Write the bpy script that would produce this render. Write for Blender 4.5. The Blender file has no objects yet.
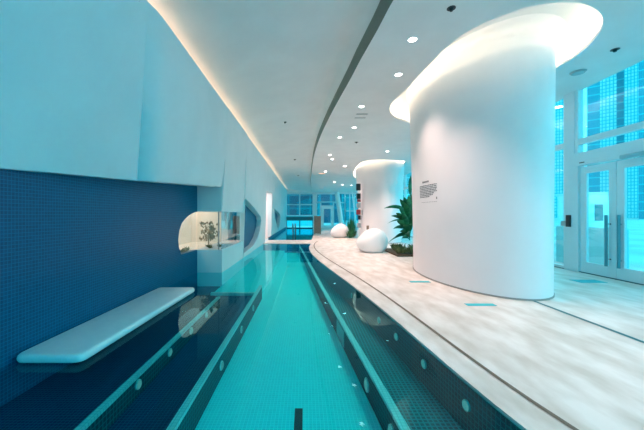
import bpy, bmesh, math, random
from mathutils import Vector
random.seed(7)
S = bpy.context.scene
COL = S.collection
PI = math.pi
# ------------------------------------------------------------------ view frame
VX, HY, F, EYE = 305.0, 215.0, 310.0, 1.4
def gp(px, py, z=0.0):                       # point of a horizontal level seen at a photo pixel
    y = F * (EYE - z) / (py - HY)
    return Vector(((px - VX) / F * y, y, z))
ZS0, ZSB = 4.7, 0.0273
def zs(y): return ZS0 - ZSB * y              # lower ceiling height, falling gently to the far end
def sp(px, py, dz=0.0):
    y = (ZS0 + dz - EYE) / ((HY - py) / F + ZSB)
    return Vector(((px - VX) / F * y, y, zs(y) + dz))
# ------------------------------------------------------------------ helpers
def tag(o, label=None, cat=None, group=None, kind=None):
    if label: o['label'] = label
    if cat: o['category'] = cat
    if group: o['group'] = group
    if kind: o['kind'] = kind
    return o
def empty(name, loc, label=None, cat=None, group=None, rz=0):
    o = bpy.data.objects.new(name, None); COL.objects.link(o)
    o.location = loc; o.rotation_euler = (0, 0, rz); o.empty_display_size = .1
    return tag(o, label, cat, group)
def obj(name, bm, mat, parent=None, smooth=False, loc=None, angle=None):
    bmesh.ops.recalc_face_normals(bm, faces=bm.faces[:])
    me = bpy.data.meshes.new(name); bm.to_mesh(me); bm.free()
    me.materials.append(mat)
    if smooth:
        for p in me.polygons: p.use_smooth = True
        if angle: me.set_sharp_from_angle(angle=math.radians(angle))
    o = bpy.data.objects.new(name, me); COL.objects.link(o)
    if parent: o.parent = parent
    if loc is not None: o.location = loc
    return o
def struct(name, bm, mat, label=None, **k):
    return tag(obj(name, bm, mat, **k), label, None, None, 'structure')
def NB(): return bmesh.new()
def box(bm, x0, x1, y0, y1, z0, z1):
    vs = [bm.verts.new((x, y, z)) for x in (x0, x1) for y in (y0, y1) for z in (z0, z1)]
    for q in ((0,1,3,2),(4,6,7,5),(0,4,5,1),(2,3,7,6),(0,2,6,4),(1,5,7,3)):
        bm.faces.new([vs[i] for i in q])
    return vs
def bbox(x0, x1, y0, y1, z0, z1, bevel=0, seg=2):
    bm = NB(); box(bm, x0, x1, y0, y1, z0, z1)
    if bevel: bmesh.ops.bevel(bm, geom=bm.edges[:], offset=bevel, segments=seg, affect='EDGES', profile=.5)
    return bm
def cyl(bm, p0, p1, r0, r1=None, n=16):
    r1 = r0 if r1 is None else r1
    p0, p1 = Vector(p0), Vector(p1); d = (p1 - p0).normalized()
    a = d.orthogonal().normalized(); b = d.cross(a)
    r = [[bm.verts.new(p + a * rr * math.cos(2*PI*i/n) + b * rr * math.sin(2*PI*i/n)) for i in range(n)] for p, rr in ((p0, r0), (p1, r1))]
    for i in range(n): bm.faces.new((r[0][i], r[0][(i+1) % n], r[1][(i+1) % n], r[1][i]))
    bm.faces.new(r[0][::-1]); bm.faces.new(r[1])
def tube(bm, pts, r, n=8, closed=False):
    pts = [Vector(p) for p in pts]; N = len(pts); rings = []
    for i, p in enumerate(pts):
        if closed: t = pts[(i+1) % N] - pts[i-1]
        else: t = pts[min(i+1, N-1)] - pts[max(i-1, 0)]
        t.normalize(); u = t.cross(Vector((0, 0, 1)))
        if u.length < .05: u = t.cross(Vector((0, 1, 0)))
        u.normalize(); w = t.cross(u)
        rings.append([bm.verts.new(p + u * r * math.cos(2*PI*k/n) + w * r * math.sin(2*PI*k/n)) for k in range(n)])
    for i in range(N if closed else N - 1):
        a, b = rings[i], rings[(i+1) % N]
        for k in range(n): bm.faces.new((a[k], a[(k+1) % n], b[(k+1) % n], b[k]))
    if not closed: bm.faces.new(rings[0][::-1]); bm.faces.new(rings[-1])
def lerp(a, b, t): return a + (b - a) * t
def interp(pts, y):                          # pts sorted [(y, x)], smooth through the points
    if y <= pts[0][0]:
        (a, b), (c, d) = pts[0], pts[1]; return b + (y - a) * (d - b) / (c - a)
    for i in range(len(pts) - 1):
        if y <= pts[i+1][0]:
            y0, x0 = pts[i]; y1, x1 = pts[i+1]
            m0 = (pts[i+1][1] - pts[i-1][1]) / (pts[i+1][0] - pts[i-1][0]) if i > 0 else (x1 - x0) / (y1 - y0)
            m1 = (pts[i+2][1] - x0) / (pts[i+2][0] - y0) if i + 2 < len(pts) else (x1 - x0) / (y1 - y0)
            h = y1 - y0; t = (y - y0) / h
            return (2*t**3-3*t*t+1)*x0 + (t**3-2*t*t+t)*h*m0 + (-2*t**3+3*t*t)*x1 + (t**3-t*t)*h*m1
    return pts[-1][1]
def catmull(pts, n=6):
    out = []; N = len(pts)
    for i in range(N):
        p0, p1, p2, p3 = (Vector(pts[(i+k-1) % N]) for k in range(4))
        for j in range(n):
            t = j / n
            out.append(.5 * ((2*p1) + (p2-p0)*t + (2*p0-5*p1+4*p2-p3)*t*t + (3*p1-p0-3*p2+p3)*t**3))
    return out
def fill2d(loops):
    """flat polygon with holes -> list of (u,v), list of tris"""
    cu = bpy.data.curves.new('tmp', 'CURVE'); cu.dimensions = '2D'; cu.fill_mode = 'BOTH'
    for lp in loops:
        s = cu.splines.new('POLY'); s.points.add(len(lp) - 1)
        for i, p in enumerate(lp): s.points[i].co = (p[0], p[1], 0, 1)
        s.use_cyclic_u = True
    o = bpy.data.objects.new('tmp', cu); COL.objects.link(o)
    dg = bpy.context.evaluated_depsgraph_get(); me = bpy.data.meshes.new_from_object(o.evaluated_get(dg))
    V = [(v.co.x, v.co.y) for v in me.vertices]; T = [tuple(p.vertices) for p in me.polygons]
    bpy.data.objects.remove(o); bpy.data.curves.remove(cu); bpy.data.meshes.remove(me)
    return V, T
def sheet(bm, loops, f0, f1=None):
    """filled polygon mapped by f0(u,v); with f1 a second skin and rims between them"""
    V, T = fill2d(loops)
    a = [bm.verts.new(f0(u, v)) for u, v in V]
    for t in T: bm.faces.new([a[i] for i in t])
    if f1:
        b = [bm.verts.new(f1(u, v)) for u, v in V]
        for t in T: bm.faces.new([b[i] for i in t][::-1])
        for lp in loops:
            A = [bm.verts.new(f0(*p[:2])) for p in lp]; B = [bm.verts.new(f1(*p[:2])) for p in lp]
            n = len(lp)
            for i in range(n): bm.faces.new((A[i], A[(i+1) % n], B[(i+1) % n], B[i]))
    bmesh.ops.remove_doubles(bm, verts=bm.verts[:], dist=1e-5)
def grid(bm, rows):
    R = [[bm.verts.new(p) for p in r] for r in rows]
    for i in range(len(R) - 1):
        for j in range(len(R[0]) - 1):
            bm.faces.new((R[i][j], R[i][j+1], R[i+1][j+1], R[i+1][j]))
# ------------------------------------------------------------------ materials
def mat(name, col, rough=.5, metal=0, spec=.5, emit=None, es=0):
    m = bpy.data.materials.new(name); m.use_nodes = True
    b = m.node_tree.nodes['Principled BSDF']
    b.inputs['Base Color'].default_value = (*col, 1); b.inputs['Roughness'].default_value = rough
    b.inputs['Metallic'].default_value = metal; b.inputs['Specular IOR Level'].default_value = spec
    if emit:
        b.inputs['Emission Color'].default_value = (*emit, 1); b.inputs['Emission Strength'].default_value = es
    return m
def noise_mat(name, c0, c1, scale, rough=.6, stretch=(1,1,1), detail=4, bump=0, spec=.5):
    m = mat(name, c0, rough, spec=spec); nt = m.node_tree; N = nt.nodes; L = nt.links
    tc = N.new('ShaderNodeTexCoord'); mp = N.new('ShaderNodeMapping'); nz = N.new('ShaderNodeTexNoise'); cr = N.new('ShaderNodeValToRGB')
    mp.inputs['Scale'].default_value = stretch; nz.inputs['Scale'].default_value = scale; nz.inputs['Detail'].default_value = detail
    cr.color_ramp.elements[0].position = .35; cr.color_ramp.elements[1].position = .65
    cr.color_ramp.elements[0].color = (*c0, 1); cr.color_ramp.elements[1].color = (*c1, 1)
    L.new(tc.outputs['Object'], mp.inputs[0]); L.new(mp.outputs[0], nz.inputs['Vector']); L.new(nz.outputs[0], cr.inputs[0])
    L.new(cr.outputs[0], N['Principled BSDF'].inputs['Base Color'])
    if bump:
        bp = N.new('ShaderNodeBump'); bp.inputs['Strength'].default_value = bump; bp.inputs['Distance'].default_value = .02
        L.new(nz.outputs[0], bp.inputs['Height']); L.new(bp.outputs[0], N['Principled BSDF'].inputs['Normal'])
    return m
def tile_mat(name, c0, c1, mortar, size, axes='XY', rough=.35, ms=.09, spec=.4, wid=None):
    m = mat(name, c0, rough, spec=spec); nt = m.node_tree; N = nt.nodes; L = nt.links
    tc = N.new('ShaderNodeTexCoord'); se = N.new('ShaderNodeSeparateXYZ'); co = N.new('ShaderNodeCombineXYZ'); br = N.new('ShaderNodeTexBrick')
    L.new(tc.outputs['Object'], se.inputs[0]); L.new(se.outputs[axes[0]], co.inputs['X']); L.new(se.outputs[axes[1]], co.inputs['Y'])
    L.new(co.outputs[0], br.inputs['Vector'])
    br.offset = 0; br.squash = 1
    br.inputs['Scale'].default_value = 1; br.inputs['Mortar Size'].default_value = size * ms
    br.inputs['Mortar Smooth'].default_value = .1; br.inputs['Brick Width'].default_value = wid or size; br.inputs['Row Height'].default_value = size
    br.inputs['Color1'].default_value = (*c0, 1); br.inputs['Color2'].default_value = (*c1, 1); br.inputs['Mortar'].default_value = (*mortar, 1)
    L.new(br.outputs['Color'], N['Principled BSDF'].inputs['Base Color'])
    return m
def sheet_glass(name, tint, ior=1.45, bump=0, rough=0.0, refl=(1,1,1)):
    m = bpy.data.materials.new(name); m.use_nodes = True; nt = m.node_tree; N = nt.nodes; L = nt.links
    N.remove(N['Principled BSDF']); out = N['Material Output']
    tr = N.new('ShaderNodeBsdfTransparent'); gl = N.new('ShaderNodeBsdfGlossy'); mx = N.new('ShaderNodeMixShader'); fr = N.new('ShaderNodeFresnel')
    tr.inputs[0].default_value = (*tint, 1); gl.inputs['Roughness'].default_value = rough; gl.inputs[0].default_value = (*refl, 1); ge = N.new('ShaderNodeNewGeometry'); mi = N.new('ShaderNodeMix'); mi.data_type = 'FLOAT'
    mi.inputs[2].default_value = ior; mi.inputs[3].default_value = 1/ior      # same reflectance from both sides of the thin sheet
    L.new(ge.outputs['Backfacing'], mi.inputs[0]); L.new(mi.outputs[0], fr.inputs[0])
    L.new(fr.outputs[0], mx.inputs[0]); L.new(tr.outputs[0], mx.inputs[1]); L.new(gl.outputs[0], mx.inputs[2]); L.new(mx.outputs[0], out.inputs[0])
    if bump:
        tc = N.new('ShaderNodeTexCoord'); nz = N.new('ShaderNodeTexNoise'); bp = N.new('ShaderNodeBump')
        nz.inputs['Scale'].default_value = 2.2; nz.inputs['Detail'].default_value = 2
        bp.inputs['Strength'].default_value = bump; bp.inputs['Distance'].default_value = .01
        L.new(tc.outputs['Object'], nz.inputs['Vector']); L.new(nz.outputs[0], bp.inputs['Height'])
        L.new(bp.outputs[0], fr.inputs['Normal']); L.new(bp.outputs[0], gl.inputs['Normal'])
    return m
def emis(name, col, s):
    m = bpy.data.materials.new(name); m.use_nodes = True; N = m.node_tree.nodes
    N.remove(N['Principled BSDF']); e = N.new('ShaderNodeEmission'); e.inputs[0].default_value = (*col, 1); e.inputs[1].default_value = s
    m.node_tree.links.new(e.outputs[0], N['Material Output'].inputs[0]); return m
M = {}
M['plaster'] = noise_mat('white_plaster', (.74,.76,.78), (.80,.81,.83), 1.2, .55)
M['ceil'] = noise_mat('ceiling_plaster', (.72,.72,.73), (.76,.76,.77), 1.5, .6)
M['leftwall'] = noise_mat('pale_blue_white_plaster', (.62,.74,.78), (.67,.78,.82), 1.2, .55)
M['column'] = noise_mat('column_plaster', (.86,.82,.84), (.89,.85,.87), 1.0, .45)
M['tilewall'] = tile_mat('navy_mosaic_wall', (.0,.075,.17), (.0,.095,.21), (.0,.17,.30), .036, 'YZ', .35, spec=.15)
M['tilewallx'] = tile_mat('navy_mosaic_end', (.0,.075,.17), (.0,.095,.21), (.0,.17,.30), .036, 'XZ', .35)
M['darkfloor'] = tile_mat('dark_mosaic_floor', (.0,.028,.085), (.0,.038,.105), (.0,.11,.19), .034, 'XY', .6, spec=.05)
M['darkface'] = tile_mat('dark_mosaic_face', (.0,.05,.065), (.0,.065,.085), (.0,.17,.19), .046, 'YZ', .6, spec=.05)
M['tealfloor'] = tile_mat('teal_mosaic_floor', (.0,.68,.70), (.0,.74,.75), (.05,.85,.85), .034, 'XY', .6, spec=.05)
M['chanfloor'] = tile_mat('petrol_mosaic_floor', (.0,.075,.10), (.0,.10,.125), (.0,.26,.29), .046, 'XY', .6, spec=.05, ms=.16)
M['crest'] = tile_mat('pale_teal_edge_tiles', (.24,.60,.58), (.30,.66,.63), (.14,.45,.44), .034, 'XY', .5)
M['deck'] = noise_mat('beige_stone_deck', (.62,.545,.485), (.84,.785,.75), 2.8, .36, stretch=(1.5,.55,1), detail=12)
M['slot'] = mat('dark_slot', (.15,.11,.08), .6)
M['track'] = mat('teal_metal_track', (.05,.16,.19), .4, .3)
M['skirt'] = mat('grey_brown_skirting', (.33,.31,.30), .5)
M['white'] = mat('white_gloss_paint', (.84,.86,.88), .3)
M['bench'] = noise_mat('white_bench_stone', (.70,.88,.90), (.76,.92,.93), 6, .4)
M['frame'] = mat('white_window_frame', (.66,.76,.80), .4)
M['steel'] = mat('brushed_steel', (.35,.50,.55), .35, .8)
M['handle'] = mat('teal_grey_steel', (.10,.30,.36), .4, .4)
M['black'] = mat('black_plastic', (.015,.015,.02), .4)
M['grey'] = mat('grey_plastic', (.35,.38,.40), .5)
M['glass'] = sheet_glass('clear_glass', (.80,.97,.99), 1.45)
M['water'] = sheet_glass('pool_water', (.45,.98,.98), 1.22, bump=.008, rough=.01, refl=(.45,.90,1))
M['tglass'] = sheet_glass('cyan_light_filter_glass', (.02,.92,.98), 1.45)
M['cglass'] = sheet_glass('colourless_glass', (.96,.98,.98), 1.45)
M['mglass'] = sheet_glass('reflective_glass', (.85,.92,.93), 2.0)
M['led'] = emis('warm_cove_led', (1.0,.62,.36), 11)
M['ringled'] = emis('cream_cove_led', (1.0,.86,.62), 22)
M['lamp'] = emis('downlight_lens', (1.0,.95,.88), 14)
M['poollamp'] = emis('pool_light_lens', (.25,.85,.85), .3)
M['seat'] = mat('white_moulded_plastic', (.92,.91,.92), .35)
M['leaf'] = noise_mat('dark_green_leaf', (.006,.09,.04), (.03,.24,.09), 5, .4)
M['leaf2'] = noise_mat('olive_green_leaf', (.05,.11,.04), (.16,.22,.09), 9, .5)
M['soil'] = noise_mat('brown_mulch', (.05,.035,.02), (.13,.10,.06), 20, .9)
M['wood'] = noise_mat('brown_wood', (.20,.13,.10), (.28,.19,.15), 6, .5, stretch=(1,1,6))
M['tape'] = mat('cyan_sticker', (.0,.46,.54), .5)
M['mark'] = mat('black_lane_tiles', (.002,.02,.03), .5)
M['beige'] = noise_mat('beige_lined_wall', (.84,.76,.66), (.90,.84,.75), 3, .6, stretch=(1,5,.3))
M['red'] = mat('dark_red_item', (.30,.03,.04), .5)
M['ink'] = mat('dark_grey_lettering', (.16,.16,.18), .6)
M['street'] = noise_mat('snowy_pavement', (.55,.50,.50), (.75,.74,.74), .3, .8)
# ------------------------------------------------------------------ plan curves
edge_px = [(528,430),(468,384),(406.5,328),(380,306),(362.8,294.7),(341.9,278.4),(323.3,264.4),(314,254),(310.5,243.8)]
def fitted(px_pts, z, deg=3, lo=9.5, hi=330):
    import numpy as np
    c = np.polyfit([math.log(p[1]-HY) for p in px_pts], [p[0] for p in px_pts], deg); k = F*(EYE-z); out = []
    for i in range(90):
        y = 1.0 * (16.5/1.0)**(i/89); s_ = k/y
        smax = px_pts[0][1]-HY
        if s_ > smax: v = float(np.polyval(c, math.log(smax))) + (s_-smax)*float(np.polyval(np.polyder(c), math.log(smax)))/smax
        else: v = float(np.polyval(c, math.log(s_)))
        out.append((y, (v-VX)/F*y))
    return out
edge = fitted(edge_px, 0, 4)
crest_px = [(414,430),(379,372.6),(356.8,339.4),(334.7,302),(312.6,266.5),(303,249.5)]
ZC = -.15; ZW = -.02; ZF = -.45
crest = fitted(crest_px, ZC)
slot_px = [(577,430),(512,390),(468,356),(424,322),(380,292),(346.5,272.6),(323,254),(315,242.6)]
slot = fitted(slot_px, 0, 4)
def xe(y): return interp(edge, y) if y > edge[0][0] else edge[0][1] + (edge[0][0]-y) * .12
def xc(y): return interp(crest, y) if y > crest[0][0] else crest[0][1] + (crest[0][0]-y) * .07
def xs(y): return interp(slot, y) if y > slot[0][0] else slot[0][1] + (slot[0][0]-y) * .10
YN, YB, YB2, YE = -2.5, 15.2, 17.4, 33.0     # pool near end, walkway across, far wall
XW, XF = -2.05, 6.8
def frange(a, b, n): return [a + (b - a) * i / (n - 1) for i in range(n)]
ys_pool = frange(YN, YB, 60)
def xtile(y): return -2.8 + .0289 * (y - 2.8)
# second pool's deck edge
e2 = [(17.4,.36),(18.2,.42),(19.4,.47),(24,.70),(33,.85)]
# ------------------------------------------------------------------ floor (stone deck with the walkway across the pool)
loop = [(xe(y), y) for y in ys_pool]
loop += [(.1, YB), (-2.6, YB), (-2.6, YB2), (.2, YB2)] + [(interp(e2, y), y) for y in frange(17.5, 33.2, 14)] + [(XF, 33.2), (XF, YN)]
bm = NB(); sheet(bm, [loop], lambda u, v: (u, v, 0), lambda u, v: (u, v, -.03))
struct('floor', bm, M['deck'], 'pale beige stone pool deck')
def ribbon(name, fx, w, ys, z, m, **k):
    bm = NB(); grid(bm, [[(fx(y)-w/2, y, z), (fx(y)+w/2, y, z)] for y in ys]); return struct(name, bm, m, **k)
ribbon('trim_1', xs, .04, frange(YN, 16.5, 60), .003, M['slot'], label='dark slot drain following the pool edge')
ribbon('trim_2', lambda y: 3.72, .055, frange(YN, 5.1, 4), .003, M['track'], label='dark teal joint line in the deck')
# ------------------------------------------------------------------ pool basin
def wallstrip(bm, fx, ys, z0, z1): grid(bm, [[(fx(y), y, z0), (fx(y), y, z1)] for y in ys])
bm = NB(); wallstrip(bm, lambda y: xe(y)+.012, ys_pool, ZF-.02, -.03); struct('wall_pool_deck_side', bm, M['darkface'])
ys_c = frange(YN, YB, 60)
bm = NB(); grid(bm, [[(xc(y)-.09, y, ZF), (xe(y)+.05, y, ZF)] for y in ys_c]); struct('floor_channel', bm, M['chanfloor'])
bm = NB(); grid(bm, [[(-1.0, y, ZF), (xc(y)-.05, y, ZF)] for y in ys_c]); struct('floor_swim_lane', bm, M['tealfloor'])
bm = NB()
grid(bm, [[(-2.95, YN, -.36), (-2.95, YB, -.36)], [(-1.04, YN, -.36), (-1.04, YB, -.36)]]); struct('floor_bathing_ledge', bm, M['darkfloor'])
# divider walls with pale coping
def divider(name, fa, fb, ys, zb, y_end, mface):
    bm = NB()
    grid(bm, [[(fa(y), y, zb), (fa(y), y, ZC-.03)] for y in ys]); grid(bm, [[(fb(y), y, zb), (fb(y), y, ZC-.03)] for y in ys])
    y = ys[-1]; v = [bm.verts.new(p) for p in ((fa(y), y, zb), (fb(y), y, zb), (fb(y), y, ZC-.03), (fa(y), y, ZC-.03))]; bm.faces.new(v)
    struct('wall_'+name, bm, mface)
    bm = NB(); A = []
    grid(bm, [[(fa(y)-.006, y, ZC-.03), (fa(y)-.006, y, ZC), (fb(y)+.006, y, ZC), (fb(y)+.006, y, ZC-.03)] for y in ys])
    v = [bm.verts.new(p) for p in ((fa(y)-.006, y, ZC-.03), (fb(y)+.006, y, ZC-.03), (fb(y)+.006, y, ZC), (fa(y)-.006, y, ZC))]; bm.faces.new(v)
    struct('trim_'+name, bm, M['crest'])
divider('lane_right', lambda y: xc(y)-.085, lambda y: xc(y)-.03, ys_c, ZF, YB, M['darkface'])
divider('lane_left', lambda y: -.998, lambda y: -.95, frange(YN, 6.85, 12), ZF, 0, M['darkface'])
divider('ledge', lambda y: -1.665, lambda y: -1.62, frange(YN, 5.9, 12), -.36, 0, M['darkface'])
# pale shelf beyond the two left dividers
bm = bbox(-2.05, -.99, 6.85, YB, ZF+.005, -.34); struct('floor_teal_shelf', bm, M['tealfloor'])
bm = bbox(-2.06, -1.0, 6.75, 6.85, ZF, -.30); struct('trim_shelf', bm, M['crest'])
# ends
bm = bbox(-3, 2.2, YN-.1, YN, ZF-.05, 0); struct('wall_pool_near', bm, M['tilewallx'])
bm = bbox(-2.6, .3, YB+.01, YB+.06, ZF-.05, -.07); struct('wall_pool_far', bm, M['tilewallx'])
# second pool
bm = bbox(-2.3, 1.0, YB2-.05, YE+.2, -.75, -.7); struct('floor_far_pool', bm, M['tealfloor'])
bm = NB(); wallstrip(bm, lambda y: interp(e2, y)+.01, frange(17.4, 33.2, 14), -.7, -.07); struct('wall_far_pool_side', bm, M['darkface'])
bm = bbox(-2.3, .4, YB2-.06, YB2-.01, -.7, -.07); struct('wall_far_pool_near', bm, M['tilewallx'])
# water
PX = -2.05
def xl(y): return xtile(y)+.002 if y < 7.65 else (PX+.002 if y < 10.25 else XW+.002)
bm = NB(); grid(bm, [[(xl(y), y, ZW), (xe(y)+.01, y, ZW)] for y in sorted(ys_pool + [7.649, 7.651])])
tag(obj('pool_water', bm, M['water']), 'still clear teal water filling the curved lap pool in the foreground', 'water', None, 'stuff')
bm = NB(); grid(bm, [[(XW+.04, y, ZW), (interp(e2, y)+.005, y, ZW)] for y in frange(17.4, 33.1, 14)])
tag(obj('pool_water', bm, M['water']), 'blue water of the smaller far pool beyond the walkway', 'water', None, 'stuff')
# lane mark, inlet
bm = bbox(-.096, -.022, YN, 2.96, ZF, ZF+.004)
tag(obj('lane_marking', bm, M['mark']), 'short black lane marking on the teal pool floor at the bottom edge', 'marking')
def face_panel(fx, y0, y1, z0, z1, off):
    bm = NB(); vs = []
    for y in (y0, y1):
        for z in (z0, z1): vs.append(bm.verts.new((fx(y)+off, y, z)))
    for v in vs[:]: vs.append(bm.verts.new((v.co.x - off*.9, v.co.y, v.co.z)))
    for q in ((0,1,3,2),(4,6,7,5),(0,4,5,1),(2,3,7,6),(0,2,6,4),(1,5,7,3)): bm.faces.new([vs[i] for i in q])
    return bm
M['inlet'] = mat('teal_inlet_plate', (.05,.42,.42), .5)
tag(obj('inlet_plate', face_panel(lambda y: xc(y)-.085, 4.25, 4.75, -.42, -.2, -.012), M['inlet']), 'square teal plate set in the inner face of the right-hand lane divider', 'plate')
# pool lights
def pool_light(p, nrm, label, group, r=.055):
    t = empty('pool_light', p, label, 'pool light', group)
    n = Vector(nrm).normalized()
    bm = NB(); cyl(bm, n*-.004, n*.012, r*1.15, r*1.12, 20); obj('rim', bm, M['crest'], t, True, angle=40)
    bm = NB(); cyl(bm, n*.011, n*.02, r, r*.8, 20); obj('lens', bm, M['poollamp'], t, True, angle=40)
words = ['nearest the bench corner', 'second from the front', 'third from the front', 'fourth from the front']
for i, y in enumerate((3.0, 3.7, 4.39, 5.07)):
    pool_light((-1.616, y, -.24), (1,0,0), 'round underwater light in the outer left divider, ' + ['beside the near end of the white bench','second from the front','third from the front','farthest of its row'][i], 'lights of the outer left pool divider', .042)
for i, y in enumerate((3.5, 4.6, 5.66)):
    pool_light((-.946, y, -.30), (1,0,0), 'round underwater light in the inner left divider of the swim lane, ' + ['nearest of three','middle of three','farthest of three'][i], 'lights of the inner left lane divider', .045)
for i, y in enumerate((2.42, 3.12)):
    pool_light((xc(y)-.093, y, -.31), (-1,-.06,0), 'large round underwater light on the right lane divider, ' + ['cut by the bottom edge','fully visible'][i], 'lights of the right lane divider', .06)
for i, y in enumerate((2.62, 3.35, 4.1, 4.75, 6.2)):
    pool_light((xe(y)+.004, y, -.21), (-1,-.1,0), 'small round underwater light under the deck edge, ' + ['nearest of the row','second of the row','third of the row','fourth of the row','farthest of the row'][i], 'lights under the stone deck edge', .042)
# ------------------------------------------------------------------ left side: tiled niche wall with glazed hole
hole = [(7.66,1.485),(7.45,1.46),(7.136,1.39),(6.93,1.31),(6.758,1.22),(6.63,1.06),(6.58,.86),(6.62,.70),(6.69,.60),(6.72,.545),(7.66,.545)]
lp = [(-3, -.5), (7.65, -.5), (7.65, .545)] + [h for h in hole[::-1][1:-1]] + [(7.65, 1.485), (7.65, 2.25), (-3, 2.1)]
bm = NB(); sheet(bm, [lp], lambda u, v: (xtile(u), u, v), lambda u, v: (xtile(u)-.12, u, v)); struct('wall_left_tiled', bm, M['tilewall'], 'navy mosaic tiled wall behind the bench')
# leaning white facets above the niche
zc0 = 4.05
T = [Vector((-3.3, -3, zc0)), Vector((-1.95, 3.85, zc0)), Vector((-1.95, 7.66, zc0))]
B = [Vector((-3.9, -3, 1.50)), Vector((-2.62, 3.34, 1.85)), Vector((-2.44, 4.51, 1.90)), Vector((-2.22, 7.6, 2.09))]
def facet(bm, a, b, c, d, n=10, bulge=0):
    grid(bm, [[(a.lerp(b, j/n)).lerp(d.lerp(c, j/n), i/n) for j in range(n+1)] for i in range(n+1)])
bm = NB()
def tri(*p):
    bm.faces.new([bm.verts.new(q) for q in p])
tri(B[0], B[1], T[1], T[0]); tri(B[1], B[2], T[1]); tri(B[2], B[3], T[2], T[1])
bmesh.ops.remove_doubles(bm, verts=bm.verts[:], dist=.001)
for e in bm.edges: e.smooth = False
geo = bmesh.ops.extrude_face_region(bm, geom=bm.faces[:])
for v in [g for g in geo['geom'] if isinstance(g, bmesh.types.BMVert)]: v.co.x -= .16
def nrm_off(p, d): return p + Vector((d, 0, 0))
struct('wall_left_upper', bm, M['leftwall'], 'leaning white faceted wall above the tiled niche')
bm = NB(); rows = []
for i in range(25):
    t = i/24; a = T[1].lerp(T[2], t); b = B[2].lerp(B[3], t); h = .17*min(1, (t/.07))**.7; rr = []
    for j in range(13):
        u = j/12; p = a.lerp(b, u); k = h*(.25 + .75*math.sin(PI*min(1, u*1.15)*.5)); rr.append(p + Vector((k, 0, 0)))
    rows.append(rr)
rows.insert(0, [T[1].lerp(B[2], j/12) + Vector((-.01,0,0)) for j in range(13)])
rows.append([p - Vector((.25,0,0)) for p in rows[-1]])
grid(bm, rows); struct('wall_left_upper_panel', bm, M['leftwall'], smooth=True, angle=50)
# lip closing the gap between facets and tiles
bm = NB(); grid(bm, [[(-3.95,-3,1.6),(B[0].x,-3,1.505)],[(-2.95,3.34,1.9),(B[1].x-.01,3.34,1.855)],[(-2.95,4.51,1.95),(B[2].x-.01,4.51,1.905)],[(-2.8,7.65,2.12),(B[3].x-.01,7.65,2.095)]])
struct('trim_3', bm, M['plaster'])
# pier with the glazed corner
PX, PY0, PY1 = -2.05, 7.65, 10.25
bm = bbox(-2.70, PX, PY0, PY1, -.5, .54); struct('wall_left_pier_base', bm, M['leftwall'], 'white block under the corner window')
bm = NB(); vs = box(bm, -2.70, PX, PY0, PY1, 1.485, zc0)
for v in vs:
    if v.co.z > 2 and v.co.x > -2.2: v.co.x = -1.90
bmesh.ops.bevel(bm, geom=[e for e in bm.edges if abs(e.verts[0].co.y-PY0) < .01 and abs(e.verts[1].co.y-PY0) < .01 and abs(e.verts[0].co.z-e.verts[1].co.z) > 1 and e.verts[0].co.x > -2.3], offset=.02, segments=3, affect='EDGES')
struct('wall_left_pier', bm, M['leftwall'], 'white pier above the corner window')
w = empty('window_1', (0,0,0)); tag(w, 'glazed corner window with warm beige interior', None, None, 'structure')
obj('pane', bbox(-2.66, PX-.012, PY0+.02, PY0+.03, .54, 1.485), M['cglass'], w)
obj('pane', bbox(PX-.03, PX-.02, PY0+.03, PY1-.3, .54, 1.485), M['mglass'], w)
obj('frame', bbox(PX-.045, PX-.01, PY1-.33, PY1-.29, .54, 1.485), M['frame'], w)
obj('frame', bbox(PX-.10, PX-.075, PY0+.015, PY0+.04, .54, 1.485), M['grey'], w)
bm = NB()
A = [(xtile(u)-.03, u, v) for u, v in hole[1:-1]] + [(xtile(7.65)-.03, 7.65, .545), (xtile(7.65)-.03, 7.65, 1.485)]
bm.faces.new([bm.verts.new(p) for p in A]); obj('pane', bm, M['cglass'], w)
# lit room behind the corner window
bm = NB()
box(bm, -3.75, -3.70, 5.6, 11.3, .3, 1.9); box(bm, -3.7, -2.52, 10.1, 10.15, .3, 1.9); box(bm, -3.7, -2.95, 5.6, 5.65, .3, 1.9)
struct('wall_left_room', bm, M['beige'], 'beige wall of the lit room behind the corner window')
bm = bbox(-3.7, -2.76, 5.6, 10.1, .46, .52); struct('floor_room', bm, M['beige'])
bm = bbox(-3.75, -2.86, 5.6, 10.1, 1.6, 1.64); struct('ceiling_room', bm, emis('glowing_ceiling_fill', (1,.87,.74), 1.9), 'ceiling of the room behind the corner window, made to glow as fill light')  # ceiling surface made to emit, added in place of a lamp to brighten the room
bm = bbox(-2.71, -2.06, 7.69, 10.2, .50, .539); struct('trim_4', bm, M['white'])
for k, (x, y, s) in enumerate(((-2.45, 8.0, .09), (-2.3, 8.35, .1), (-2.6, 8.3, .08))):
    bm = NB()
    for i in range(26):
        a = random.random()*2*PI; l = s*random.uniform(.7, 1.5); c = Vector((0,0,.0)); d = Vector((math.cos(a)*l, math.sin(a)*l, l*random.uniform(.3,1)))
        n = d.cross(Vector((0,0,1))).normalized()*.018
        bm.faces.new([bm.verts.new(p) for p in (c, d*.5+n, d, d*.5-n)])
    t = obj('potted_plant', bm, M['leaf2'], loc=(x, y, .54)); tag(t, 'low green plant behind the corner window glass, ' + ['nearest the glass corner','against the long side pane','deepest inside'][k], 'plant', 'low plants inside the corner window')
bm = NB()
for i in range(150):
    a = random.random()*2*PI; l = random.uniform(.05, .26); b = Vector((math.cos(a)*l, math.sin(a)*l, random.uniform(.12, .62))); d = b + Vector((random.uniform(-.06,.06), random.uniform(-.06,.06), .09)); n = Vector((math.sin(a*3), math.cos(a*3), 0))*.03
    bm.faces.new([bm.verts.new(p) for p in (b, (b+d)/2+n, d, (b+d)/2-n)])
cyl(bm, (0,0,0), (0,0,.4), .02, n=8)
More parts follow.
